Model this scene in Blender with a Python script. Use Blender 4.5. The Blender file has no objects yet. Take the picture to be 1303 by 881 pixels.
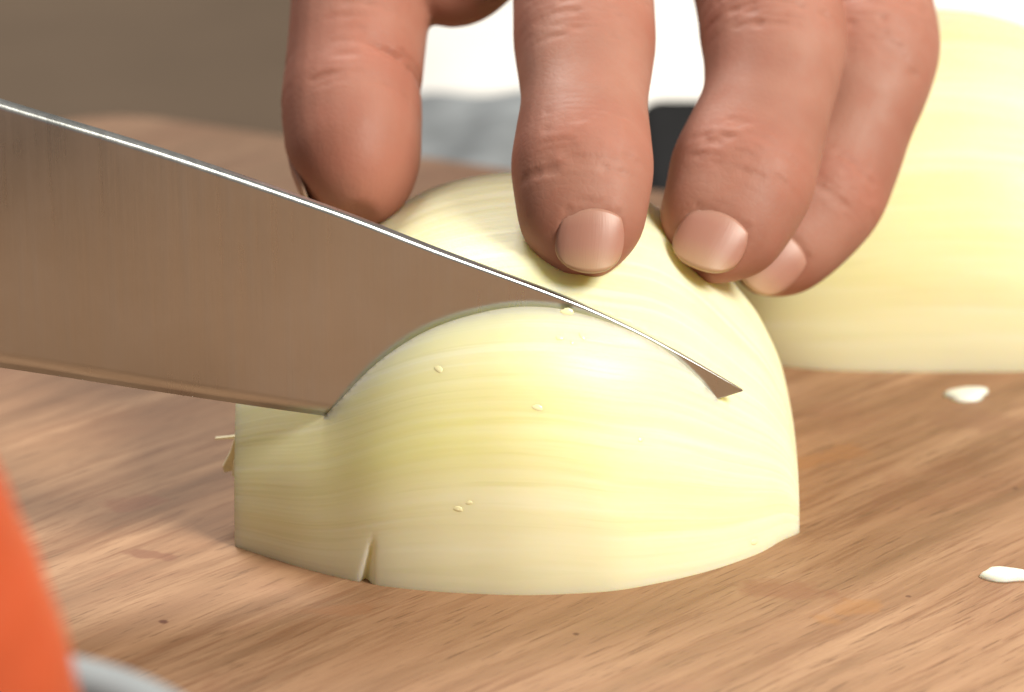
import bpy, bmesh, math, random
import numpy as np
from mathutils import Vector, Matrix

random.seed(4); np.random.seed(4)
MM = 0.001
scene = bpy.context.scene
COL = scene.collection

# ------------------------------------------------------------------ camera
PITCH = math.radians(20); FPX = 5655.0; PW, PH = 1303.0, 881.0
FWD = np.array([0, math.cos(PITCH), -math.sin(PITCH)])
UP = np.array([0, math.sin(PITCH), math.cos(PITCH)])
RT = np.array([1.0, 0, 0])
CAM = -650*FWD - .63*RT + 20.4*UP                      # millimetres
cd = bpy.data.cameras.new('camera'); cam = bpy.data.objects.new('camera', cd); COL.objects.link(cam)
cam.location = Vector(CAM)*MM; cam.rotation_euler = (math.pi/2 - PITCH, 0, 0)
cd.sensor_width = 36; cd.lens = FPX/PW*36; cd.clip_start = .02; cd.clip_end = 20
cd.dof.use_dof = True; cd.dof.focus_distance = .614; cd.dof.aperture_fstop = 17.5
scene.camera = cam

# ------------------------------------------------------------------ light of the kitchen, with an added fill
world = bpy.data.worlds.new('World'); scene.world = world; world.use_nodes = True
bg = world.node_tree.nodes['Background']; bg.inputs[0].default_value = (1, .93, .84, 1); bg.inputs[1].default_value = .215

def lamp(name, loc, target, size, power, col):
    l = bpy.data.lights.new(name, 'AREA'); l.shape = 'DISK'; l.size = size; l.energy = power; l.color = col
    o = bpy.data.objects.new(name, l); COL.objects.link(o); o.location = loc
    o.rotation_euler = (Vector(target)-Vector(loc)).to_track_quat('-Z', 'Y').to_euler()
    return o
lamp('key_lamp', (.85, -.52, 1.0), (.02, .02, .02), .55, 33, (1, .94, .82))
lamp('back_fill', (-.30, .95, 1.25), (.0, .15, 0), .6, 22, (1, .96, .9))  # fill light added from behind to brighten the far board

vs = scene.view_settings
vs.view_transform = 'Standard'; vs.look = 'None'; vs.exposure = -.06; vs.gamma = 1
scene.render.engine = 'CYCLES'

# ------------------------------------------------------------------ helpers
def ray(x, y): return FWD*FPX + RT*(x-651.5) - UP*(y-440.5)
def at_z(x, y, z=0.):
    d = ray(x, y); return CAM + d*((z-CAM[2])/d[2])
def at_y(x, y, Y):
    d = ray(x, y); return CAM + d*((Y-CAM[1])/d[1])
def beyond(x, y, P, L):
    """point on the sight line (x, y), L millimetres from P, the farther one"""
    d = ray(x, y); d = d/np.linalg.norm(d); m = CAM-P
    b = m@d; c = m@m-L*L; q = b*b-c
    t = -b + math.sqrt(max(q, 0)); return CAM+d*t

def link(name, me, mat=None, parent=None, smooth=True):
    o = bpy.data.objects.new(name, me); COL.objects.link(o)
    if mat: me.materials.append(mat)
    if smooth: me.polygons.foreach_set('use_smooth', [True]*len(me.polygons))
    if parent: o.parent = parent
    return o
def tag(o, label, cat, group=None, kind=None):
    o['label'] = label; o['category'] = cat
    if group: o['group'] = group
    if kind: o['kind'] = kind
    return o
def struct(o, label=None):
    o['kind'] = 'structure'
    if label: o['label'] = label
    return o
def empty(name, loc_mm):
    o = bpy.data.objects.new(name, None); COL.objects.link(o); o.location = Vector(loc_mm)*MM
    o.empty_display_size = .01
    return o
def mesh_mm(name, V, Fc, origin=(0, 0, 0)):
    me = bpy.data.meshes.new(name)
    V = (np.asarray(V, float)-np.asarray(origin, float))*MM
    me.from_pydata(V.tolist(), [], [tuple(int(i) for i in f) for f in Fc]); me.update()
    return me
def grid_faces(n, m, closed=False, off=0):
    Fc = []
    for i in range(n-1):
        for j in range(m if closed else m-1):
            k = (j+1) % m
            Fc.append((off+i*m+j, off+i*m+k, off+(i+1)*m+k, off+(i+1)*m+j))
    return Fc
def set_uv(me, uv_per_vertex):
    uv = me.uv_layers.new(name='UVMap')
    li = np.empty(len(me.loops), int); me.loops.foreach_get('vertex_index', li)
    uv.data.foreach_set('uv', np.asarray(uv_per_vertex, float)[li].ravel())
def recalc(me):
    bm = bmesh.new(); bm.from_mesh(me); bmesh.ops.recalc_face_normals(bm, faces=bm.faces); bm.to_mesh(me); bm.free()

class NT:
    """small wrapper for node materials"""
    def __init__(s, name):
        s.m = bpy.data.materials.new(name); s.m.use_nodes = True
        s.t = s.m.node_tree; s.b = s.t.nodes['Principled BSDF']
    def n(s, typ, **kw):
        nd = s.t.nodes.new(typ)
        for k, v in kw.items():
            if k.startswith('i_'): nd.inputs[int(k[2:]) if k[2:].isdigit() else k[2:].replace('_', ' ')].default_value = v
            else: setattr(nd, k, v)
        return nd
    def l(s, a, b): s.t.links.new(a, b)
    def ramp(s, fac, stops):
        r = s.n('ShaderNodeValToRGB'); e = r.color_ramp.elements
        while len(e) < len(stops): e.new(.5)
        for k, (p_, c) in enumerate(stops):
            e[k].position = p_; e[k].color = (*c, 1) if len(c) == 3 else c
        s.l(fac, r.inputs[0]); return r.outputs[0]
    def mix(s, fac, a, b, mode='MIX'):
        m = s.n('ShaderNodeMix', data_type='RGBA', blend_type=mode)
        for sock, v in ((m.inputs[0], fac), (m.inputs[6], a), (m.inputs[7], b)):
            if isinstance(v, (int, float)): sock.default_value = v
            elif isinstance(v, tuple): sock.default_value = (*v, 1) if len(v) == 3 else v
            else: s.l(v, sock)
        return m.outputs[2]
    def noise(s, vec, scale, detail=4, rough=.55, dist=0):
        nd = s.n('ShaderNodeTexNoise'); nd.inputs['Scale'].default_value = scale
        nd.inputs['Detail'].default_value = detail; nd.inputs['Roughness'].default_value = rough
        nd.inputs['Distortion'].default_value = dist
        if vec is not None: s.l(vec, nd.inputs['Vector'])
        return nd.outputs[0]
    def mapping(s, vec, scale=(1, 1, 1), rot=(0, 0, 0), loc=(0, 0, 0)):
        m = s.n('ShaderNodeMapping'); m.inputs['Scale'].default_value = scale
        m.inputs['Rotation'].default_value = rot; m.inputs['Location'].default_value = loc
        s.l(vec, m.inputs['Vector']); return m.outputs[0]
    def coord(s, which='Object'): return s.n('ShaderNodeTexCoord').outputs[which]
    def bump(s, h, strength, dist):
        b = s.n('ShaderNodeBump'); b.inputs['Strength'].default_value = strength; b.inputs['Distance'].default_value = dist
        s.l(h, b.inputs['Height']); s.l(b.outputs[0], s.b.inputs['Normal']); return b
    def math(s, op, a, b=None, clamp=False):
        m = s.n('ShaderNodeMath', operation=op, use_clamp=clamp)
        for k, v in ((0, a), (1, b)):
            if v is None: continue
            if isinstance(v, (int, float)): m.inputs[k].default_value = v
            else: s.l(v, m.inputs[k])
        return m.outputs[0]
    def set(s, **kw):
        for k, v in kw.items():
            sk = s.b.inputs[k.replace('_', ' ')]
            if isinstance(v, tuple): sk.default_value = (*v, 1) if len(v) == 3 and sk.type == 'RGBA' else v
            elif isinstance(v, (int, float)): sk.default_value = v
            else: s.l(v, sk)

# ------------------------------------------------------------------ materials
def mat_onion(name, seed, green=.5):
    k = NT(name); uv = k.coord('UV')
    a = k.noise(k.mapping(uv, (1.1, 12, 1), loc=(seed, seed*3, 0)), 1.0, 3, .5, .5)
    b = k.noise(k.mapping(uv, (1.6, 7, 1), loc=(seed*2, 5, 0)), 1.0, 3, .5, .4)
    c = k.noise(k.mapping(uv, (2.0, 70, 1), loc=(seed, 9, 0)), 1.0, 2, .5, .1)
    col = k.ramp(a, [(.25, (.83, .78, .45)), (.5, (.85, .81, .51)), (.75, (.87, .84, .57))])
    col = k.mix(k.math('MULTIPLY', k.ramp(b, [(.52, (0, 0, 0)), (.74, (1, 1, 1))]), green), col, (.80, .765, .34))
    col = k.mix(k.math('MULTIPLY', k.ramp(c, [(.5, (0, 0, 0)), (.68, (1, 1, 1))]), .42), col, (.90, .88, .68))
    ve = k.noise(k.mapping(uv, (2.6, 120, 1), loc=(seed, 2, 0)), 1.0, 2, .5, .15)
    col = k.mix(k.math('MULTIPLY', k.ramp(ve, [(.33, (1, 1, 1)), (.43, (0, 0, 0))]), .30), col, (.70, .68, .34))
    sep = k.n('ShaderNodeSeparateXYZ'); k.l(uv, sep.inputs[0])
    # the cut rim of the outermost layer is whiter
    edge = k.ramp(k.math('ADD', sep.outputs[1], k.math('MULTIPLY', b, .02)), [(.035, (1, 1, 1)), (.075, (0, 0, 0))])
    col = k.mix(k.math('MULTIPLY', edge, .4), col, (.88, .86, .66))
    gm = k.math('MULTIPLY', k.ramp(k.math('ADD', sep.outputs[1], k.math('MULTIPLY', b, .06)), [(.10, (0, 0, 0)), (.16, (1, 1, 1)), (.20, (.7,)*3), (.27, (0, 0, 0))]), k.ramp(sep.outputs[0], [(.08, (0, 0, 0)), (.25, (1, 1, 1)), (.42, (1, 1, 1)), (.75, (0, 0, 0))]))
    col = k.mix(k.math('MULTIPLY', gm, green*.9), col, (.74, .72, .20))
    k.set(Base_Color=col, Roughness=k.ramp(c, [(.35, (.34,)*3), (.65, (.56,)*3)]), Subsurface_Weight=.6, Subsurface_Scale=.009,
          Subsurface_Radius=(1.0, .8, .35), Specular_IOR_Level=.28)
    k.b.subsurface_method = 'RANDOM_WALK'
    h = k.math('ADD', k.math('MULTIPLY', c, .5), a)
    k.bump(h, .26, .0006)
    return k.m
def mat_onion_cut():
    k = NT('onion_cut_face'); co = k.coord('Object')
    ln = k.n('ShaderNodeVectorMath', operation='LENGTH')
    k.l(k.mapping(co, (0, 1, 1)), ln.inputs[0])
    w = k.math('SINE', k.math('MULTIPLY', k.math('ADD', ln.outputs['Value'], k.math('MULTIPLY', k.noise(co, 60), .002)), 1500))
    col = k.ramp(w, [(0, (.78, .72, .42)), (.25, (.86, .81, .52)), (1, (.88, .84, .58))])
    k.set(Base_Color=col, Roughness=.3, Subsurface_Weight=.4, Subsurface_Scale=.005, Subsurface_Radius=(1, .8, .4))
    k.bump(w, .3, .0004)
    return k.m
def mat_skin():
    k = NT('skin'); co = k.coord('Object')
    big = k.noise(co, 55, 3, .5); mid = k.noise(co, 170, 4, .6); fine = k.noise(co, 900, 3, .6)
    vor = k.n('ShaderNodeTexVoronoi', feature='DISTANCE_TO_EDGE'); vor.inputs['Scale'].default_value = 900
    k.l(co, vor.inputs['Vector'])
    col = k.ramp(big, [(.3, (.29, .122, .084)), (.5, (.34, .160, .114)), (.72, (.39, .20, .15))])
    col = k.mix(k.math('MULTIPLY', k.ramp(mid, [(.45, (0, 0, 0)), (.75, (1, 1, 1))]), .4), col, (.34, .118, .078))
    at = k.n('ShaderNodeAttribute', attribute_name='flush')
    col = k.mix(k.math('MULTIPLY', at.outputs['Fac'], .4), col, (.38, .125, .085))
    k.set(Base_Color=col, Roughness=k.ramp(mid, [(.3, (.52,)*3), (.7, (.68,)*3)]), Subsurface_Weight=.22, Subsurface_Scale=.0035,
          Subsurface_Radius=(1, .35, .2), Specular_IOR_Level=.34)
    h = k.math('ADD', k.math('MULTIPLY', fine, .5), k.math('MULTIPLY', k.math('MINIMUM', vor.outputs[0], .25), 1.6))
    k.bump(h, .16, .0002)
    return k.m
def mat_nail():
    k = NT('fingernail'); uv = k.coord('UV'); sep = k.n('ShaderNodeSeparateXYZ'); k.l(uv, sep.inputs[0])
    col = k.ramp(sep.outputs[0], [(0, (.43, .27, .165)), (.06, (.43, .265, .16)), (.42, (.39, .195, .145)), (.75, (.375, .18, .135)), (.95, (.41, .215, .16))])
    r = k.noise(k.mapping(uv, (1, 40, 1)), 1, 2)
    k.set(Base_Color=col, Roughness=.42, Subsurface_Weight=.2, Subsurface_Scale=.0015, Subsurface_Radius=(1, .4, .3))
    k.bump(r, .12, .0002)
    return k.m
def mat_steel():
    k = NT('blade_steel'); co = k.coord('Object')
    br = k.noise(k.mapping(co, (700, 700, 14)), 1, 3, .6)
    sm = k.noise(co, 26, 4, .6)
    k.set(Metallic=1., Base_Color=k.mix(.35, k.ramp(sm, [(.3, (.46, .48, .48)), (.7, (.62, .64, .64))]), (.52, .535, .53)),
          Roughness=k.math('ADD', k.math('ADD', k.math('MULTIPLY', sm, .26), k.math('MULTIPLY', br, .16)), .10))
    k.bump(br, .16, .0002)
    return k.m
def mat_wood():
    k = NT('board_wood'); co = k.coord('Object')
    g = k.mapping(co, (1, 1, 1), rot=(0, 0, math.radians(-47)))           # x along the grain
    warp = k.n('ShaderNodeVectorMath', operation='ADD')
    wob = k.n('ShaderNodeVectorMath', operation='SCALE'); wob.inputs['Scale'].default_value = .006
    nz = k.n('ShaderNodeTexNoise'); nz.inputs['Scale'].default_value = 14; k.l(g, nz.inputs['Vector'])
    k.l(nz.outputs['Color'], wob.inputs[0]); k.l(g, warp.inputs[0]); k.l(wob.outputs[0], warp.inputs[1])
    g2 = warp.outputs[0]
    a = k.noise(k.mapping(g2, (14, 230, 60)), 1, 5, .6)
    b = k.noise(k.mapping(g2, (40, 760, 150)), 1, 5, .7)
    d = k.noise(k.mapping(g2, (16, 24, 20), loc=(1.7, 4.1, 0)), 1, 4, .6)
    fl = k.noise(k.mapping(g2, (120, 1500, 300), loc=(2, 3, 0)), 1, 3, .6)
    c = k.noise(k.mapping(g2, (9, 60, 20), loc=(3, 1, 0)), 1, 3, .55, .5)
    s = k.noise(k.mapping(g2, (22, 46, 20), loc=(7.3, 2.2, 0)), 1, 5, .6, .6)
    col = k.ramp(a, [(.30, (.20, .104, .053)), (.5, (.315, .176, .098)), (.68, (.425, .256, .152))])
    col = k.mix(k.math('MULTIPLY', k.ramp(b, [(.38, (1, 1, 1)), (.48, (0, 0, 0))]), .75), col, (.20, .092, .045))
    col = k.mix(k.math('MULTIPLY', k.ramp(b, [(.56, (0, 0, 0)), (.74, (1, 1, 1))]), .3), col, (.62, .40, .24))
    col = k.mix(k.math('MULTIPLY', k.ramp(c, [(.42, (0, 0, 0)), (.65, (1, 1, 1))]), .55), col, (.30, .155, .082))
    col = k.mix(k.math('MULTIPLY', k.ramp(s, [(.58, (0, 0, 0)), (.72, (1, 1, 1))]), .5), col, (.24, .10, .055))
    col = k.mix(k.math('MULTIPLY', k.ramp(d, [(.45, (0, 0, 0)), (.7, (1, 1, 1))]), .4), col, (.33, .20, .105))
    col = k.mix(k.math('MULTIPLY', k.ramp(fl, [(.30, (1, 1, 1)), (.42, (0, 0, 0))]), .75), col, (.15, .075, .037))
    # pits and small stains in the wood, each with its own place
    def spot(x, y, rx, ry, rot, colr, amt, col):
        m = k.n('ShaderNodeMapping', vector_type='TEXTURE')
        m.inputs['Location'].default_value = (x*MM, y*MM, 0); m.inputs['Rotation'].default_value = (0, 0, rot)
        m.inputs['Scale'].default_value = (rx*MM, ry*MM, 1)
        k.l(co, m.inputs['Vector'])
        d = k.n('ShaderNodeVectorMath', operation='LENGTH'); k.l(m.outputs[0], d.inputs[0])
        f = k.math('ADD', d.outputs['Value'], k.math('MULTIPLY', k.math('SUBTRACT', k.noise(g2, 190, 4), .5), 2.6))
        f = k.ramp(f, [(.55, (1, 1, 1)), (1., (0, 0, 0))])
        return k.mix(k.math('MULTIPLY', f, amt), col, colr)
    for (px, py, rx, ry, rot, c_, am) in SPOTS:
        P = at_z(px, py); col = spot(P[0], P[1], rx, ry, rot, c_, am, col)
    k.set(Base_Color=col, Roughness=k.ramp(a, [(.3, (.52,)*3), (.7, (.66,)*3)]), Specular_IOR_Level=.35)
    k.bump(k.math('ADD', a, k.math('MULTIPLY', b, .7)), .35, .0005)
    return k.m
SPOTS = [(209, 791, .9, .8, 0, (.10, .03, .015), .9), (733, 807, .6, .6, 0, (.10, .04, .02), .8), (1292, 622, .7, .6, 0, (.08, .03, .015), .8),
         (1156, 759, .5, .5, 0, (.10, .04, .02), .7),
         (165, 640, 5.5, 3, .4, (.25, .10, .055), .5), (190, 706, 5, 1.6, -.3, (.20, .08, .043), .65), (1000, 752, 9, 4, -.2, (.26, .12, .065), .6),
         (1080, 775, 6, 3, .8, (.36, .17, .06), .5), (1250, 535, 12, 5, -.4, (.26, .13, .075), .55), (430, 775, 8, 2.4, .2, (.27, .125, .06), .6),
         (1060, 580, 9, 3, .6, (.33, .15, .06), .5)]
def mat_plain(name, col, rough, var=.15, scale=80, bump=.0, sss=0., spec=.5):
    k = NT(name); co = k.coord('Object'); nz = k.noise(co, scale, 4, .6)
    d = tuple(c*(1-var) for c in col); u_ = tuple(min(1, c*(1+var)) for c in col)
    k.set(Base_Color=k.ramp(nz, [(.3, d), (.7, u_)]), Roughness=rough, Specular_IOR_Level=spec)
    if sss: k.set(Subsurface_Weight=sss, Subsurface_Scale=.004)
    if bump: k.bump(nz, .5, bump)
    return k.m
def mat_cloth(name, col, var=.08):
    k = NT(name); co = k.coord('Object')
    w = k.n('ShaderNodeTexWave', wave_type='BANDS', bands_direction='X'); w.inputs['Scale'].default_value = 260; k.l(co, w.inputs['Vector'])
    w2 = k.n('ShaderNodeTexWave', wave_type='BANDS', bands_direction='Y'); w2.inputs['Scale'].default_value = 260; k.l(co, w2.inputs['Vector'])
    nz = k.noise(co, 90, 4, .6)
    k.set(Base_Color=k.ramp(nz, [(.3, tuple(c*(1-var) for c in col)), (.7, tuple(min(1, c*(1+var)) for c in col))]), Roughness=.9, Specular_IOR_Level=.2)
    k.bump(k.math('MULTIPLY', w.outputs[1], w2.outputs[1]), .3, .0003)
    return k.m
M = dict(onion=mat_onion('onion_flesh', 1.3), onion_back=mat_onion('onion_flesh_pale', 7.7, .2), cut=mat_onion_cut(), skin=mat_skin(), nail=mat_nail(), steel=mat_steel(), wood=mat_wood(),
         counter=mat_plain('dark_counter', (.115, .082, .056), .85, .12, 9, spec=.15), black=mat_plain('black_plastic', (.010, .010, .011), .8, spec=.1),
         white=mat_cloth('white_cloth', (.84, .83, .80), .03), grey=mat_cloth('grey_cloth', (.23, .25, .265), .3), carrot=mat_plain('carrot_skin', (.46, .075, .022), .5, .10, 40, .0, .1),
         bowl=mat_plain('grey_glaze', (.24, .27, .29), .7, .08, 40), husk=mat_plain('papery_husk', (.80, .74, .50), .6, .2, 200), juice=mat_plain('onion_juice', (.90, .84, .50), .2, .02, 300, 0, 0.), bit=mat_plain('onion_white', (.88, .85, .76), .4, .04, 200, 0, .3))

# ------------------------------------------------------------------ setting: counter and cutting board
def slab(name, outline, z0, z1, bevel, mat, origin=(0, 0, 0)):
    bm = bmesh.new()
    vs_ = [bm.verts.new(((x-origin[0])*MM, (y-origin[1])*MM, (z0-origin[2])*MM)) for x, y in outline]
    f = bm.faces.new(vs_)
    r = bmesh.ops.extrude_face_region(bm, geom=[f])
    for v in r['geom']:
        if isinstance(v, bmesh.types.BMVert): v.co.z = (z1-origin[2])*MM
    bmesh.ops.recalc_face_normals(bm, faces=bm.faces)
    es = [e for e in bm.edges if abs(e.verts[0].co.z-e.verts[1].co.z) < 1e-7]
    bmesh.ops.bevel(bm, geom=es, offset=bevel*MM, segments=4, affect='EDGES', profile=.5)
    me = bpy.data.meshes.new(name); bm.to_mesh(me); bm.free()
    o = link(name, me, mat); o.location = Vector(origin)*MM
    return o
def rounded_rect(c, ax, ay, lx0, lx1, ly0, ly1, r, n=10):
    pts = []
    for (sx, sy, a0) in ((lx1-r, ly1-r, 0), (lx0+r, ly1-r, 90), (lx0+r, ly0+r, 180), (lx1-r, ly0+r, 270)):
        for i in range(n+1):
            a = math.radians(a0+90*i/n)
            pts.append((sx+r*math.cos(a), sy+r*math.sin(a)))
    return [(c[0]+ax[0]*u_+ay[0]*v, c[1]+ax[1]*u_+ay[1]*v) for u_, v in pts]
counter = slab('countertop', [(-900, -520), (900, -520), (900, 900), (-900, 900)], -70, -30, 3, M['counter'])
struct(counter, 'dark brown worktop beneath the cutting board')
th = math.radians(-25.5)
ax = (math.cos(th), math.sin(th)); ay = (-math.sin(th), math.cos(th))
corner = at_z(95, 128)
board = slab('cutting_board', rounded_rect(corner, ax, ay, 0, 420, -520, 0, 20), -30, 0, 4, M['wood'])
tag(board, 'worn brown wooden cutting board with diagonal grain and rounded corners', 'cutting board')

# ------------------------------------------------------------------ onions
def half_onion(name, cx, cy, Xs, W, H, pexp, mat, nx=230, na=150, notch=None, seed=0):
    """half onion lying on its cut face, axis along x; W and H give half width and height along the axis"""
    rng = np.random.RandomState(seed)
    # spacing denser at the ends
    t = np.linspace(0, 1, nx); X = Xs[0] + (Xs[-1]-Xs[0])*(.5-.5*np.cos(np.pi*t))*.5 + (Xs[-1]-Xs[0])*t*.5
    def smooth_interp(vals):
        # monotone-ish cubic through the points
        xs = np.array(Xs, float); v = np.array(vals, float)
        d = np.gradient(v, xs); out = np.empty_like(X)
        for i, x in enumerate(X):
            j = min(max(np.searchsorted(xs, x)-1, 0), len(xs)-2); h = xs[j+1]-xs[j]; s = (x-xs[j])/h
            out[i] = (2*s**3-3*s**2+1)*v[j]+(s**3-2*s**2+s)*h*d[j]+(-2*s**3+3*s**2)*v[j+1]+(s**3-s**2)*h*d[j+1]
        return out
    w = smooth_interp(W); h = smooth_interp(H)
    kw = np.exp(-(np.arange(-6, 7)/3.)**2); kw /= kw.sum()
    for _ in range(3):
        w = np.convolve(np.pad(w, 6, 'reflect', reflect_type='odd'), kw, 'valid'); h = np.convolve(np.pad(h, 6, 'reflect', reflect_type='odd'), kw, 'valid')
    ph = np.linspace(0, np.pi, na)
    c, s = np.cos(ph), np.sin(ph)
    V = np.zeros((nx, na, 3))
    for i in range(nx):
        lump = 1+.003*np.sin(ph*5+X[i]*.06+seed)+.0012*np.sin(ph*17+1.3+X[i]*.03)+.0007*np.sin(ph*31+seed)
        e = 2/np.interp(X[i], *pexp) if isinstance(pexp, tuple) else 2/pexp; yy = -np.sign(c)*np.abs(c)**e; zz = np.abs(s)**e
        V[i, :, 0] = X[i]; V[i, :, 1] = yy*w[i]*lump; V[i, :, 2] = zz*h[i]*lump
    if notch:
        for (nX, top, wid, dep, lean) in notch:
            z = V[..., 2]; front = V[..., 1] < 0
            xc = nX+lean*z
            f = np.clip(1-z/top, 0, 1); ww = wid*(.25+.75*f)
            g = np.exp(-((V[..., 0]-xc)/ww)**2)*np.sqrt(f)*front
            V[..., 1] += g*dep
            # the flap on the left of the nick stands a little proud
            V[..., 1] -= .12*np.exp(-np.clip(xc-V[..., 0], 0, 99)/4)*(V[..., 0] < xc)*f*front
    uv = np.zeros((nx, na, 2)); uv[..., 0] = (X[:, None]-Xs[0])/(Xs[-1]-Xs[0]); uv[..., 1] = (ph/np.pi)[None, :]
    verts = V.reshape(-1, 3); faces = grid_faces(nx, na)
    me = mesh_mm('body', verts, faces); set_uv(me, uv.reshape(-1, 2)); 
    root = empty(name, (cx, cy, 0))
    body = link('body', me, mat, root)
    # cut faces: both trimmed ends and the flat underside
    def fan(i, tag_):
        ring = V[i]; nr = 14; cen = np.array([ring[0, 0], 0, 0.0]); P = []
        for k in range(nr+1):
            q = cen+(ring-cen)*(1-k/nr*.999)
            q[:, 0] += (-1 if i == 0 else 1)*(.12*math.sin(k*2.2) - .25*math.sin(min(1, k/2)*math.pi/2))
            if k == 0: q[:, 0] = ring[:, 0]
            P.append(q)
        m2 = mesh_mm(tag_, np.concatenate(P), grid_faces(nr+1, na)); recalc(m2)
        return link(tag_, m2, M['cut'], root)
    fan(0, 'trimmed_end'); fan(nx-1, 'trimmed_end')
    bot = np.concatenate([V[:, 0], V[::-1, -1]]); bot[:, 2] = .02
    m3 = mesh_mm('cut_face', bot, [tuple(range(len(bot)))]); link('cut_face', m3, M['cut'], root, False)
    return root, body

Y0 = 2.5
basepx = [(297, 695), (380, 722), (460, 742), (560, 754), (690, 758), (800, 750), (900, 728), (960, 707), (1000, 688)]
bp = np.array([at_z(*q) for q in basepx])
XS = [-39.8, -35, -30, -25, -20.3, -12.8, -5, 0, 8, 14, 19.4, 24, 28.5, 32, 35.5, 37.4, 39.2, 40.3]
Wp = np.interp(XS, bp[:, 0], Y0-bp[:, 1]); Wp[-1] = 20.6; Wp[-2] = 21.9; Wp[-3] = 23.6
Hp = [25, 28.6, 31.5, 34.3, 37, 41.2, 43.3, 43.9, 43.6, 42.3, 40.6, 37.3, 32.6, 28.4, 23.8, 19.8, 15.5, 10]
PEXP0 = ([-40, -30, -25, -22, -18, -11, -2, 5, 11, 16, 23, 28, 35, 41], [1.9, 1.92, 2.02, 2.22, 2.40, 2.47, 2.47, 2.38, 2.24, 2.12, 2.04, 1.98, 2.04, 2.2])
xe = np.linspace(-46, 47, 400); pe = np.interp(xe, *PEXP0); kk = np.exp(-(np.arange(-30, 31)/17.)**2); PEXP = (xe, np.convolve(np.pad(pe, 30, 'edge'), kk/kk.sum(), 'valid')+.02)
onion, onion_body = half_onion('onion_half', 0, Y0, XS, Wp, Hp, PEXP, M['onion'], notch=[(-20.9, 6.5, .6, 1.8, .16)], seed=1)
tag(onion, 'peeled onion half lying cut side down, being sliced by the knife', 'onion')
o2c = (67.5, 91.5)
t2 = np.linspace(-1, 1, 19)*.985
onion2, _ = half_onion('onion_half', o2c[0], o2c[1], list(t2*41), 44*(1-np.abs(t2)**3.4)**(1/3.4), 44.4*(1-np.abs(t2)**2.2)**(1/2.2), 2.15, M['onion_back'], 160, 110, seed=5)
tag(onion2, 'whole uncut pale yellow onion half behind the sliced one', 'onion')

# torn papery shreds on the trimmed left end of the sliced half
def shred(outline, Y, thick=.5, curl=0., name='husk_shred'):
    n = len(outline); P = np.array([at_y(*q, Y) for q in outline]); P[:, 1] += curl*np.arange(n)/n
    V = np.vstack([P-np.array([0, thick, 0]), P+np.array([0, thick, 0])])
    Fc = [tuple(range(n)), tuple(range(2*n-1, n-1, -1))]+[(i, (i+1) % n, n+(i+1) % n, n+i) for i in range(n)]
    m = mesh_mm(name, V, Fc, (0, Y0, 0)); recalc(m)
    return link(name, m, M['husk'], onion, False)
shred([(306, 540), (299, 556), (293, 576), (283, 596), (285, 604), (294, 603), (301, 611), (306, 600)], -14, .5, 2.5)
shred([(306, 553), (290, 556), (274, 558), (274, 560.5), (290, 560), (306, 561)], -10, .3, 1)
shred([(305, 566), (297, 588), (295, 603), (299, 604), (304, 590)], -18, .3, -1)

# ------------------------------------------------------------------ knife
BA, BB = -24.2, .055                                  # blade plane y = BA + BB*x
def on_blade(px, py):
    d = ray(px, py); t_ = (BA+BB*CAM[0]-CAM[1])/(d[1]-BB*d[0]); return CAM+d*t_
spine_px = [(-760, -95), (-500, -22), (-250, 50), (0, 128), (210, 192), (420, 264), (560, 318), (715, 376), (800, 414), (872, 453), (945, 496)]
edge_px = [(-760, 372), (-500, 404), (-250, 436), (0, 468), (210, 500), (425, 531), (560, 545), (715, 549), (800, 540), (880, 519), (945, 498)]
def resample(px, n):
    P = np.array([on_blade(*q) for q in px]); k = np.linspace(0, len(P)-1, n)
    out = np.empty((n, 3)); d = np.gradient(P, axis=0)
    for i, q in enumerate(k):
        j = min(int(q), len(P)-2); s = q-j
        out[i] = (2*s**3-3*s**2+1)*P[j]+(s**3-2*s**2+s)*d[j]+(-2*s**3+3*s**2)*P[j+1]+(s**3-s**2)*d[j+1]
    return out
NB = 90
SP, EP = resample(spine_px, NB), resample(edge_px, NB)
nrm = np.array([BB, -1, 0]); nrm /= np.linalg.norm(nrm)      # towards the camera
prof = [(0, .62), (.006, .86), (.02, 1), (.024, 1), (.032, .995), (.05, .985), (.25, .84), (.5, .58), (.75, .31), (.93, .10), (1, .01)]
V = []
for i in range(NB):
    tk = 1.5*(1-i/(NB-1))**.6+.25
    ring = [SP[i]+(EP[i]-SP[i])*a+nrm*tk*b for a, b in prof]+[SP[i]+(EP[i]-SP[i])*a-nrm*tk*b for a, b in reversed(prof)]
    V += ring
nr = 2*len(prof)
korg = (SP[0]+EP[0])/2
knife = empty('chef_knife', korg)
mb = mesh_mm('blade', V, grid_faces(NB, nr, True)+[tuple(range(nr)), tuple(range((NB-1)*nr, NB*nr))], korg); recalc(mb)
link('blade', mb, M['steel'], knife)
es = mb.attributes.new('sharp_edge', 'BOOLEAN', 'EDGE')
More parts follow.
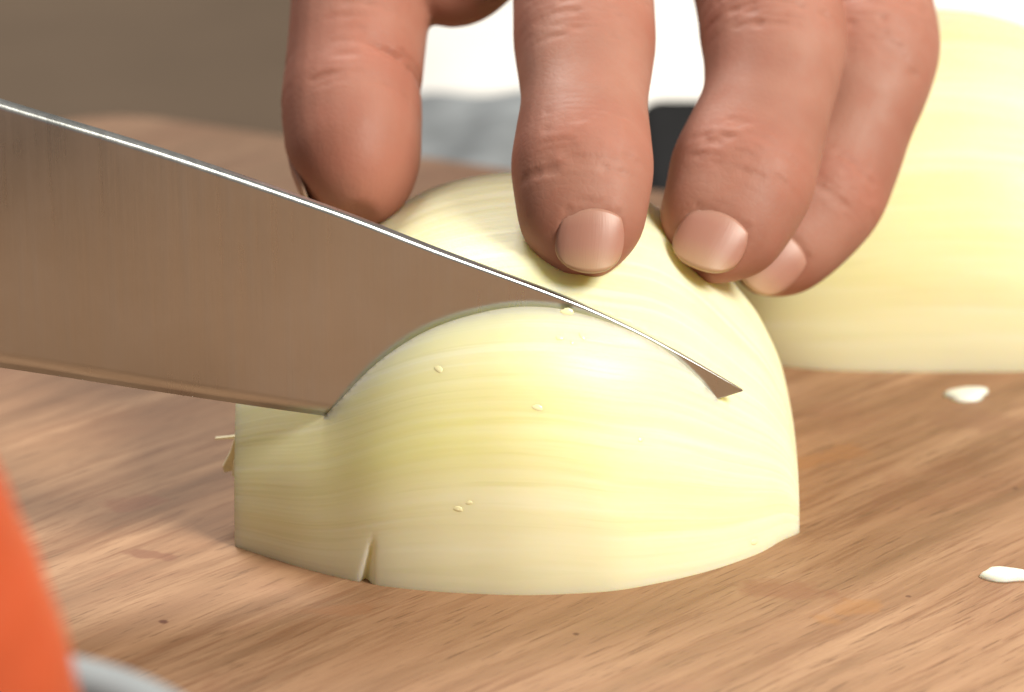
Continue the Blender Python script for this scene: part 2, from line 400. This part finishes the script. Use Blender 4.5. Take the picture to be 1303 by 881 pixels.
# the slice in front of the blade: cut free down to the cutting edge, leaning away from the knife
def cut_slice(body):
    bm = bmesh.new(); bm.from_mesh(body.data)
    pn = Vector((BB, -1, 0)).normalized(); p0 = Vector((0, (BA-Y0)*MM, 0))
    bmesh.ops.bisect_plane(bm, geom=bm.verts[:]+bm.edges[:]+bm.faces[:], plane_co=p0, plane_no=pn, dist=1e-7)
    ex = EP[np.argsort(EP[:, 0])]
    ze = lambda x: float(np.interp(x/MM, ex[:, 0], ex[:, 2]))*MM
    on = lambda v: abs((v.co-p0).dot(pn)) < 2e-6
    cut = [e for e in bm.edges if on(e.verts[0]) and on(e.verts[1]) and min(v.co.z-ze(v.co.x) for v in e.verts) > -.0002]
    bmesh.ops.split_edges(bm, edges=cut)
    bm.verts.ensure_lookup_table()
    rim = [e for e in bm.edges if e.is_boundary and on(e.verts[0]) and on(e.verts[1]) and min(v.co.z for v in e.verts) > .004]
    top = max(v.co.z for e in rim for v in e.verts)
    front = set()
    for e in rim:
        f = e.link_faces[0]; c_ = f.calc_center_median()
        if (c_-p0).dot(pn) > 0: front.update(e.verts)
    # walls of the cut
    r_ = bmesh.ops.extrude_edge_only(bm, edges=rim)
    nv_ = [g for g in r_['geom'] if isinstance(g, bmesh.types.BMVert)]
    for v in nv_: v.co.z = min(v.co.z, ze(v.co.x)-.0005); v.tag = True
    for v in bm.verts:
        d = (v.co-p0).dot(pn)
        if d > 2e-6 or v in front:
            t_ = max(0, (v.co.z-ze(v.co.x)))/max(top-ze(v.co.x), 1e-5)
            t_ = min(1.2, t_); fade = math.exp(-max(0, d)/.02)
            ts = t_*t_*(3-2*min(t_, 1.)) if t_ < 1 else 1.
            v.co += pn*(.0011*ts+.0009*min(1, t_*5)*math.exp(-max(0, d)/.0012))+Vector((0, 0, -.0006*ts*fade))
    bm.to_mesh(body.data); bm.free(); body.data.update()
    body.data.polygons.foreach_set('use_smooth', [True]*len(body.data.polygons))
cut_slice(onion_body)

from mathutils.bvhtree import BVHTree
def droplets(root, body, spots):
    me = body.data; off = np.array(root.location)/MM
    tree = BVHTree.FromPolygons([v.co.copy() for v in me.vertices], [tuple(p.vertices) for p in me.polygons])
    for (px, py, a_, b_, rz) in spots:
        d = Vector(ray(px, py)).normalized(); o_ = Vector((CAM-off)*MM)
        loc, nn, idx, dist = tree.ray_cast(o_, d)
        if loc is None: continue
        if nn.dot(d) > 0: nn = -nn
        t1 = nn.cross(Vector((math.sin(rz), 0, math.cos(rz)))).normalized(); t2_ = nn.cross(t1); V = []; n = 12
        for i in range(6):
            e = i/5*math.pi/2
            for j in range(n):
                a = 2*math.pi*j/n; q = 1+.18*math.sin(2*a+px)+.1*math.sin(3*a)
                V.append(np.array(loc+(t1*math.cos(a)*a_*q+t2_*math.sin(a)*b_*q)*math.cos(e)*MM+nn*(math.sin(e)*.3*min(a_, b_)-.03)*MM)/MM)
        m = mesh_mm('droplet', V, grid_faces(6, n, True)+[tuple(range(60, 72))]); recalc(m)
        link('droplet', m, M['juice'], root)
droplets(onion, onion_body, [(722, 397, 1.0, .5, .3), (741, 428, .7, .4, 1.), (712, 430, .5, .45, 0), (728, 436, .35, .3, 0), (583, 648, .8, .35, .2), (597, 640, .5, .3, 0), (684, 519, .9, .4, .4), (558, 470, .8, .4, .5), (815, 560, .5, .3, 0), (960, 690, .8, .4, .3)])
# bolster and handle (past the left of the picture)
back = (SP[0]-SP[12]); back /= np.linalg.norm(back)
dn = EP[0]-SP[0]; dn -= back*(dn@back); dn /= np.linalg.norm(dn)
def loft(name, secs, mat, n=20):
    V = []
    for (s_, mid, hh, tt) in secs:
        c_ = SP[0]+back*s_+dn*mid
        for j in range(n):
            a = 2*math.pi*j/n; V.append(c_+dn*hh*math.copysign(abs(math.sin(a))**.7, math.sin(a))+nrm*tt*math.copysign(abs(math.cos(a))**.7, math.cos(a)))
    m = mesh_mm(name, V, grid_faces(len(secs), n, True)+[tuple(range(n)), tuple(range((len(secs)-1)*n, len(secs)*n))], korg); recalc(m)
    return link(name, m, mat, knife)
loft('bolster', [(-3, 13, 13, 2), (4, 12.5, 12.4, 6), (14, 12, 11.5, 8.5), (18, 12, 11.5, 8.8)], M['steel'])
loft('handle', [(17.5, 12, 11.8, 9), (35, 12, 13, 10), (70, 13, 14, 10.5), (105, 14, 14.5, 10.5), (118, 14.5, 13, 9), (122, 14.5, 8, 5)], M['black'])
tag(knife, 'broad steel kitchen knife blade slicing down through the front onion half', 'knife')

# ------------------------------------------------------------------ hand
def unit(v): v = np.asarray(v, float); return v/np.linalg.norm(v)
def cr(P, n):
    """Catmull-Rom through P, n samples evenly spaced by length"""
    P = np.asarray(P, float); Q = np.vstack([2*P[0]-P[1], P, 2*P[-1]-P[-2]]); out = []
    for i in range(1, len(Q)-2):
        for s in np.linspace(0, 1, 60, endpoint=False):
            a, b, c_, d = Q[i-1], Q[i], Q[i+1], Q[i+2]
            out.append(.5*((2*b)+(c_-a)*s+(2*a-5*b+4*c_-d)*s*s+(3*b-a-3*c_+d)*s**3))
    out.append(P[-1]); out = np.array(out)
    L = np.concatenate([[0], np.cumsum(np.linalg.norm(np.diff(out, axis=0), axis=1))])
    s = np.linspace(0, L[-1], n)
    return np.stack([np.interp(s, L, out[:, k]) for k in range(3)], 1), s
class Finger: pass
def make_finger(joints, dorsal, radii, thick, taper):
    """joints from the tip to the root; radii: (distance from tip, half width); thick: thickness / width"""
    f = Finger(); f.P, f.s = cr(joints, 170)
    T = np.gradient(f.P, axis=0); f.T = T/np.linalg.norm(T, axis=1)[:, None]
    d = unit(dorsal); N = d[None, :]-f.T*(f.T@d)[:, None]; f.N = N/np.linalg.norm(N, axis=1)[:, None]
    f.B = np.cross(f.T, f.N)
    rs, rv = zip(*radii); f.R = np.interp(f.s, rs, rv)
    kern = np.ones(9)/9; f.R = np.convolve(np.pad(f.R, 4, 'edge'), kern, 'valid')
    x = np.clip(f.s/taper, 0, 1); f.cap = np.sqrt(np.clip(1-(1-x)**2.2, 0, 1))
    f.W = f.R*f.cap; f.H = f.R*thick*np.sqrt(np.clip(1-(1-np.clip(f.s/(taper*1.25), 0, 1))**2.0, 0, 1))
    f.knuck = np.cumsum([0]+[np.linalg.norm(np.asarray(joints[i+1])-np.asarray(joints[i])) for i in range(len(joints)-1)])
    return f
def finger_mesh(f, n=28):
    V = []
    for i in range(1, len(f.P)):
        for j in range(n):
            a = 2*math.pi*j/n
            c_, s_ = math.cos(a), math.sin(a)
            V.append(f.P[i]+f.N[i]*f.H[i]*math.copysign(abs(c_)**.92, c_)+f.B[i]*f.W[i]*math.copysign(abs(s_)**.92, s_))
    m = len(f.P)-1
    Fc = grid_faces(m, n, True)+[tuple(range(n)), tuple(range((m-1)*n, m*n))]
    return V, Fc

def chain(px, Y, L):
    P = [at_y(*px[0], Y)]
    for q, l in zip(px[1:], L): P.append(beyond(*q, P[-1], l))
    return P
def hit(px, py):
    """where the sight line meets the sliced onion half"""
    d = ray(px, py); d = d/np.linalg.norm(d)
    for t_ in np.arange(560, 720, .25):
        P = CAM+d*t_; w_ = np.interp(P[0], XS, Wp); h_ = np.interp(P[0], XS, Hp); p_ = np.interp(P[0], *PEXP)
        if (abs(P[1]-Y0)/w_)**p_+(max(P[2], 0)/h_)**p_ < 1: return P
    return None
J = {}
J['index'] = chain([(740, 356), (741, 215), (744, 55), (735, -180)], hit(740, 358)[1]+.5, (17.3, 26, 46))
J['middle'] = chain([(884, 352), (944, 226), (984, 45), (915, -190)], hit(888, 356)[1]+.5, (18.6, 28, 50))
J['ring'] = chain([(948, 365), (1051, 243), (1111, 62), (1060, -170)], 13, (20.8, 26, 46))
J['little'] = chain([(1000, 260), (1060, 170), (1095, 60), (1130, -140)], 30, (20, 20, 38))
J['thumb'] = chain([(458, 276), (450, 112), (490, -110), (640, -330)], 6, (24, 34, 46))
DORS = {'index': (.05, -.75, .65), 'middle': (-.05, -.75, .65), 'ring': (.25, -.72, .65), 'little': (.4, -.6, .65), 'thumb': (-.66, .74, .1)}
K = {k: [0]+list(np.cumsum([np.linalg.norm(J[k][i+1]-J[k][i]) for i in range(3)])) for k in J}
def rad(k, tip, dip, mid, pip, pro, mcp):
    a = K[k]; return [(0, tip*.66), (a[1]*.2, tip*.82), (a[1]*.45, tip), (a[1]*.6, tip*1.05), (a[1], dip), ((a[1]+a[2])/2, mid), (a[2], pip), ((a[2]+a[3])/2, pro), (a[3], mcp)]
FG = {'index': make_finger(J['index'], DORS['index'], rad('index', 8.8, 10.2, 9.0, 10.4, 10.4, 11), .84, 8),
      'middle': make_finger(J['middle'], DORS['middle'], rad('middle', 9.2, 10.8, 9.5, 11, 10.6, 11.2), .84, 8.5),
      'ring': make_finger(J['ring'], DORS['ring'], rad('ring', 7.8, 9.3, 8.1, 10.2, 9.6, 10.5), .88, 8),
      'little': make_finger(J['little'], DORS['little'], rad('little', 6.4, 7.2, 7, 7.8, 8, 9.5), .88, 7),
      'thumb': make_finger(J['thumb'], DORS['thumb'], [(0, 9), (10, 10), (20, 10.6), (K['thumb'][1], 10.2), (K['thumb'][1]+14, 10.6), (K['thumb'][2], 12.5), (K['thumb'][3], 15)], .95, 11)}
WRIST = (J['index'][3]+J['little'][3])/2 + np.array([30, 66, 42])
ELBOW = WRIST + np.array([170, 125, 150])
tubes = []
for k in ('index', 'middle', 'ring', 'little'):
    tubes.append(([J[k][3]-unit(J[k][3]-J[k][2])*6, J[k][3]+(WRIST-J[k][3])*.35, WRIST+(J[k][3]-WRIST)*.2], (10.5, 12.5, 15)))
yw = (J['thumb'][2][1]+J['index'][2][1])/2+6
tubes.append(([at_y(495, -70, yw), at_y(575, -15, yw), at_y(640, -60, yw), at_y(720, -130, yw+8)], (7, 6.6, 6.6, 7)))
tubes.append(([J['thumb'][2], J['thumb'][3], WRIST], (12, 16, 16)))
tubes.append(([J['thumb'][2]*.55+J['thumb'][3]*.45, (J['thumb'][3]+J['index'][3])/2, J['index'][3]*.8+WRIST*.2], (10, 11, 11)))
tubes.append(([WRIST+(J['middle'][3]-WRIST)*.6, WRIST+(J['middle'][3]-WRIST)*.25, WRIST, WRIST+(ELBOW-WRIST)*.3, ELBOW], (12, 19, 22, 25, 34)))
VV, FF = [], []
for f in FG.values():
    v, fc = finger_mesh(f); o_ = len(VV); VV += v; FF += [tuple(i+o_ for i in q) for q in fc]
for pts, rr in tubes:
    P, s = cr(pts, 40); T = np.gradient(P, axis=0); R_ = np.interp(s, np.linspace(0, s[-1], len(rr)), rr); n = 24; o_ = len(VV)
    P = np.vstack([P[0]-unit(T[0])*R_[0]*.6, P, P[-1]+unit(T[-1])*R_[-1]*.3]); R_ = np.concatenate([[R_[0]*.4], R_, [R_[-1]*.5]]); T = np.vstack([T[0], T, T[-1]])
    for i in range(len(P)):
        t_ = unit(T[i]); a_ = unit(np.cross(t_, (0.3, 0, 1))); b_ = np.cross(t_, a_)
        for j in range(n):
            a = 2*math.pi*j/n; VV.append(P[i]+a_*R_[i]*math.cos(a)+b_*R_[i]*math.sin(a)*.9)
    FF += grid_faces(len(P), n, True, o_)+[tuple(range(o_, o_+n)), tuple(range(o_+(len(P)-1)*n, o_+len(P)*n))]
HORG = np.array(J['index'][0])
raw = mesh_mm('raw', VV, FF, HORG); recalc(raw)
ro = bpy.data.objects.new('raw', raw); COL.objects.link(ro)
md = ro.modifiers.new('r', 'REMESH'); md.mode = 'VOXEL'; md.voxel_size = .00055
md = ro.modifiers.new('s', 'SMOOTH'); md.factor = .5; md.iterations = 7
dg = bpy.context.evaluated_depsgraph_get(); dg.update()
hand_me = bpy.data.meshes.new_from_object(ro.evaluated_get(dg))
bpy.data.objects.remove(ro)
hand_me.name = 'hand'
nv = len(hand_me.vertices); co = np.empty(nv*3); hand_me.vertices.foreach_get('co', co); co = co.reshape(-1, 3)/MM+HORG
no = np.empty(nv*3); hand_me.vertices.foreach_get('normal', no); no = no.reshape(-1, 3)
disp = np.zeros(nv); flush = np.zeros(nv)
best = np.full(nv, 1e9); owner = np.full(nv, -1); S_ = np.zeros(nv); A_ = np.zeros(nv)
for q, (k, f) in enumerate(FG.items()):
    for c0 in range(0, nv, 20000):
        blk = co[c0:c0+20000]; d2 = ((blk[:, None, :]-f.P[None, ::2, :])**2).sum(2); j = d2.argmin(1); dm = np.sqrt(d2[np.arange(len(blk)), j])/f.R[::2][j]
        v = blk-f.P[::2][j]; ang = np.arctan2((v*f.B[::2][j]).sum(1), (v*f.N[::2][j]).sum(1))
        b = dm < best[c0:c0+20000]
        best[c0:c0+20000][b] = dm[b]; owner[c0:c0+20000][b] = q; S_[c0:c0+20000][b] = f.s[::2][j][b]; A_[c0:c0+20000][b] = ang[b]
rng = np.random.RandomState(8)
NAILS = {'index': (-1.2, 7.9, 5.1, .15), 'middle': (-1.6, 7.4, 5.5, .10), 'ring': (-1.6, 8, 5.0, .1), 'little': (.5, 9, 4.2, 0), 'thumb': (1.0, 13, 6.4, 0)}
for q, k in enumerate(FG):
    m = owner == q; s = S_[m]; a = A_[m]; f = FG[k]; near = best[m] < 1.4
    d = np.zeros(m.sum()); a1, a2 = K[k][1], K[k][2]
    def crease(s0, amp, sig, half, curve=0., ph_=0., cen=0.):
        da = a-cen
        line = s0+curve*da*da+.35*np.sin(da*5+ph_)+.18*np.sin(da*13+ph_*2)
        win = np.exp(-np.abs(da/half)**4)
        brk = .65+.35*np.sin(da*4+ph_*3)
        return -amp*brk*win*np.exp(-((s-line)/sig)**2)
    # dorsal wrinkles over both joints
    for (jj, offs, amp) in ((a1, (-4.4, -3.2, -2.1, -1.1, -.2, .8, 1.9, 3.1), .25), (a2, (-6.5, -4.6, -2.9, -1.3, .2, 1.8, 3.4, 5.2), .34)):
        for i, o_ in enumerate(offs):
            d += crease(jj+o_+rng.uniform(-.3, .3), amp*rng.uniform(.55, 1.15), .34, rng.uniform(.6, 1.15), (.5 if o_ > 0 else -.5)*rng.uniform(.4, 1.3), rng.uniform(0, 6), rng.uniform(-.2, .2))
        d += .55*np.exp(-((s-jj)/5)**2)*np.exp(-(a/.9)**2)                # padded knuckle
        d += crease(jj+.5, .9, 1.0, .8, 0, 0, math.pi)+crease(jj+.5, .9, 1.0, .8, 0, 0, -math.pi)   # palmar folds
    if k == 'thumb':
        for i in range(9):
            d += crease(a1+rng.uniform(-7, 8), .22*rng.uniform(.5, 1.2), .4, rng.uniform(.5, .9), rng.uniform(-.6, .6), rng.uniform(0, 6), 2.3+rng.uniform(-.5, .4))
        d += crease(a1+1, .9, .9, .8, .6, 1., 3.05)+crease(a1+1, .9, .9, .8, .6, 1., 3.05-2*math.pi)
    # nail bed: a shallow seat and a raised fold round it
    s0, s1, hw, ac = NAILS[k]
    R = np.interp(s, f.s, f.R); lat = (a-ac)*R*.95; ls = (s-(s0+s1)/2)/((s1-s0)/2+.4); la = lat/(hw+.2)
    e = (np.abs(ls)**3+np.abs(la)**3)**(1/3); dors = np.abs(a) < 1.5
    d += dors*(-.14*np.clip((1.0-e)*6, 0, 1) + .05*np.exp(-((e-1.16)/.12)**2)*(s > s0+2.5) - .16*np.exp(-((e-1.0)/.05)**2)*(s > s0+1.5))
    disp[m] = np.where(near, d, 0)
    flush[m] = np.clip(np.exp(-((s-a1)/5)**2)*.7+np.exp(-((s-a2)/6)**2)*.6+np.exp(-(s/6)**2)*.9+(.6 if k == 'thumb' else 0), 0, 1)
co = co+no*disp[:, None]
hand_me.vertices.foreach_set('co', ((co-HORG)*MM).ravel())
at_ = hand_me.attributes.new('flush', 'FLOAT', 'POINT'); at_.data.foreach_set('value', flush)
hand_me.update(); hand_me.materials.clear()
person = empty('person', HORG)
hand = link('hand', hand_me, M['skin'], person)
tag(person, 'bare hand with curled fingers pressing the sliced onion half down', 'person')
def nail(k):
    f = FG[k]; s0, s1, hw, ac = NAILS[k]; ns, na = 22, 21; V = []; UVs = []
    def surf(s, lat):
        P = np.array([np.interp(s, f.s, f.P[:, c]) for c in range(3)]); N = unit([np.interp(s, f.s, f.N[:, c]) for c in range(3)]); B = unit([np.interp(s, f.s, f.B[:, c]) for c in range(3)])
        if s < 0: P = P+f.T[0]*s
        R = np.interp(s, f.s, f.R); Hs = np.interp(s1, f.s, f.H)+.06-.10*(s1-s)-.012*(s1-s)**2
        Hs -= .22*np.clip((s-(s1-4.0))/4.0, 0, 1)**2 + .25*max(0, abs(lat)/hw-.7)**2/.09
        a = ac+lat/(R*.95); Rl = R*.98
        return P+N*(Hs-Rl*.9*(1-math.cos(a-ac))*.9)+B*Rl*math.sin(a)
    for top in (1, 0):
        for i in range(ns):
            u_ = i/(ns-1)*2-1
            for j in range(na):
                v_ = j/(na-1)*2-1
                # square to rounded outline: rounder at the free edge
                rr = .5 if u_ < 0 else .36
                uu = u_*math.sqrt(1-rr*v_*v_); vv = v_*math.sqrt(1-rr*u_*u_)*(1.0 if u_ > 0 else 1-.04*u_*u_)
                s = (s0+s1)/2+uu*(s1-s0)/2
                P = surf(s, vv*hw)
                if not top: P = P-np.array(unit(np.array([np.interp(s, f.s, f.N[:, c]) for c in range(3)])))*.7
                V.append(P); UVs.append((i/(ns-1), j/(na-1)))
    n0 = ns*na; Fc = grid_faces(ns, na)+[tuple(reversed(q)) for q in grid_faces(ns, na, off=n0)]
    rim = [j for j in range(na)]+[i*na+na-1 for i in range(1, ns)]+[(ns-1)*na+j for j in range(na-2, -1, -1)]+[i*na for i in range(ns-2, 0, -1)]
    Fc += [(rim[i], rim[(i+1) % len(rim)], rim[(i+1) % len(rim)]+n0, rim[i]+n0) for i in range(len(rim))]
    m = mesh_mm('fingernail', V, Fc, HORG); set_uv(m, UVs); recalc(m)
    o = link('fingernail', m, M['nail'], hand)
    return o
for k in FG: nail(k)

# ------------------------------------------------------------------ onion scraps on the board
def scrap(px, py, lx, ly, h, rz, seed):
    r_ = np.random.RandomState(seed); P = at_z(px, py); n, m = 20, 8; V = []
    for i in range(m):
        e = i/(m-1)*math.pi/2
        for j in range(n):
            a = 2*math.pi*j/n; k = 1+.12*math.sin(3*a+seed)+.06*math.sin(5*a+2*seed)
            x, y = lx*k*math.cos(a)*math.cos(e)**.6, ly*k*math.sin(a)*math.cos(e)**.6
            V.append((x*math.cos(rz)-y*math.sin(rz), x*math.sin(rz)+y*math.cos(rz)+.015*x*x, h*math.sin(e)))
    me = mesh_mm('onion_scrap', V, grid_faces(m, n, True)+[tuple(range(n)), tuple(range((m-1)*n, m*n))]); recalc(me)
    o = link('onion_scrap', me, M['bit']); o.location = Vector(P)*MM; return o
tag(scrap(1230, 504, 3.5, 2.6, 1.0, .5, 1), 'small white onion scrap lying near the uncut onion half', 'onion scrap', 'onion scraps on the board')
tag(scrap(1280, 735, 3.8, 2.0, 1.2, -.1, 2), 'small white onion scrap lying on open board, away from the onions', 'onion scrap', 'onion scraps on the board')

# ------------------------------------------------------------------ blurred things behind the board
def cloth_slab(name, x0, x1, y0, y1, z0, hfun, mat, nx=70, ny=50):
    V = []; 
    for i in range(nx):
        for j in range(ny):
            x = x0+(x1-x0)*i/(nx-1); y = y0+(y1-y0)*j/(ny-1)
            V.append((x, y, z0+hfun(i/(nx-1), j/(ny-1))))
    n0 = len(V); V += [(v[0], v[1], z0) for v in V]
    Fc = grid_faces(nx, ny)+[tuple(reversed(q)) for q in grid_faces(nx, ny, off=n0)]
    rim = list(range(ny))+[i*ny+ny-1 for i in range(1, nx)]+[(nx-1)*ny+j for j in range(ny-2, -1, -1)]+[i*ny for i in range(nx-2, 0, -1)]
    Fc += [(rim[i], rim[(i+1) % len(rim)], rim[(i+1) % len(rim)]+n0, rim[i]+n0) for i in range(len(rim))]
    org = ((x0+x1)/2, (y0+y1)/2, z0)
    m = mesh_mm(name, V, Fc, org); recalc(m); o = link(name, m, mat); o.location = Vector(org)*MM; return o
def edge_round(u_, v, r=.12): return min(1, (min(u_, 1-u_, v, 1-v)/r+.0))**.5 if min(u_, 1-u_, v, 1-v) < r else 1
wc = cloth_slab('white_cloth', -32, 330, 246, 480, -30, lambda u_, v: 2+edge_round(u_, v, .05)*(9+1.8*math.sin(u_*19+v*3)+1.2*math.sin(v*14+u_*4)), M['white'])
tag(wc, 'blurred white cloth spread on the worktop behind the board', 'cloth')
gc = cloth_slab('grey_cloth', -42, 24, 170, 262, -30, lambda u_, v: 1.5+edge_round(u_, v, .22)*(13+1.2*math.sin(u_*7+v*4+.6)+.8*math.sin(u_*19-v*7)+2.5*v), M['grey'])
tag(gc, 'blurred rumpled blue grey cloth between the board and the white cloth', 'cloth')
bb = slab('black_block', rounded_rect((0, 0), (1, 0), (0, 1), 24, 62, 150, 224, 5), -30, -8, 3, M['black'])
tag(bb, 'blurred flat black block behind the board, seen between the fingers', 'block')

# ------------------------------------------------------------------ blurred bowl and carrot in front
BC = at_z(-131, 985, 46.)*np.array([1, 1, 0]); BR = 37.; BH = 26.
def lathe(name, prof_, mat, parent, org, n=56):
    V = []; 
    for (r_, z) in prof_:
        for j in range(n):
            a = 2*math.pi*j/n; V.append((r_*math.cos(a), r_*math.sin(a), z))
    m = mesh_mm(name, V, grid_faces(len(prof_), n, True)+[tuple(range(n)), tuple(range((len(prof_)-1)*n, len(prof_)*n))]); recalc(m)
    o = link(name, m, mat, parent)
    if parent is None: o.location = Vector(org)*MM
    return o
bowl = lathe('bowl', [(r_*.92, z*1.72) for r_, z in [(.5, 0), (17, 0), (18, 1.2), (27, 7), (33.5, 16), (36, 23), (37.6, 25), (38, 25.8), (37.2, 26.5), (35.2, 26.7), (32.6, 26.5), (31.4, 25.6), (29.5, 15), (23, 7.5), (12, 4), (.5, 3.5)]], M['bowl'], None, BC)
tag(bowl, 'blurred small grey bowl with a rounded rim beside the carrot', 'bowl')
def carrot():
    A = at_y(-85, 1040, BC[1]+2); B = at_y(-262, 590, BC[1]-4)
    P, s = cr([A, A*.6+B*.4+np.array([2, 0, 1]), B], 60); T = np.gradient(P, axis=0); n = 36; V = []
    for i in range(60):
        u_ = i/59; R = 16.5+1.5*u_; R *= min(1, math.sqrt(max(0, 1-(1-min(1, u_/.16))**2))+.02); R *= min(1, math.sqrt(max(0, 1-(1-min(1, (1-u_)/.10))**2))+.02)
        R += .08*math.sin(u_*37)
        t_ = unit(T[i]); a_ = unit(np.cross(t_, (0, 1, .2))); b_ = np.cross(t_, a_)
        for j in range(n):
            a = 2*math.pi*j/n; V.append(P[i]+(a_*math.cos(a)+b_*math.sin(a))*max(R, .3))
    m = mesh_mm('carrot', V, grid_faces(60, n, True)+[tuple(range(n)), tuple(range(59*n, 60*n))], A); recalc(m)
    o = link('carrot', m, M['carrot']); o.location = Vector(A)*MM; return o
tag(carrot(), 'blurred bright orange carrot standing in the grey bowl', 'carrot')
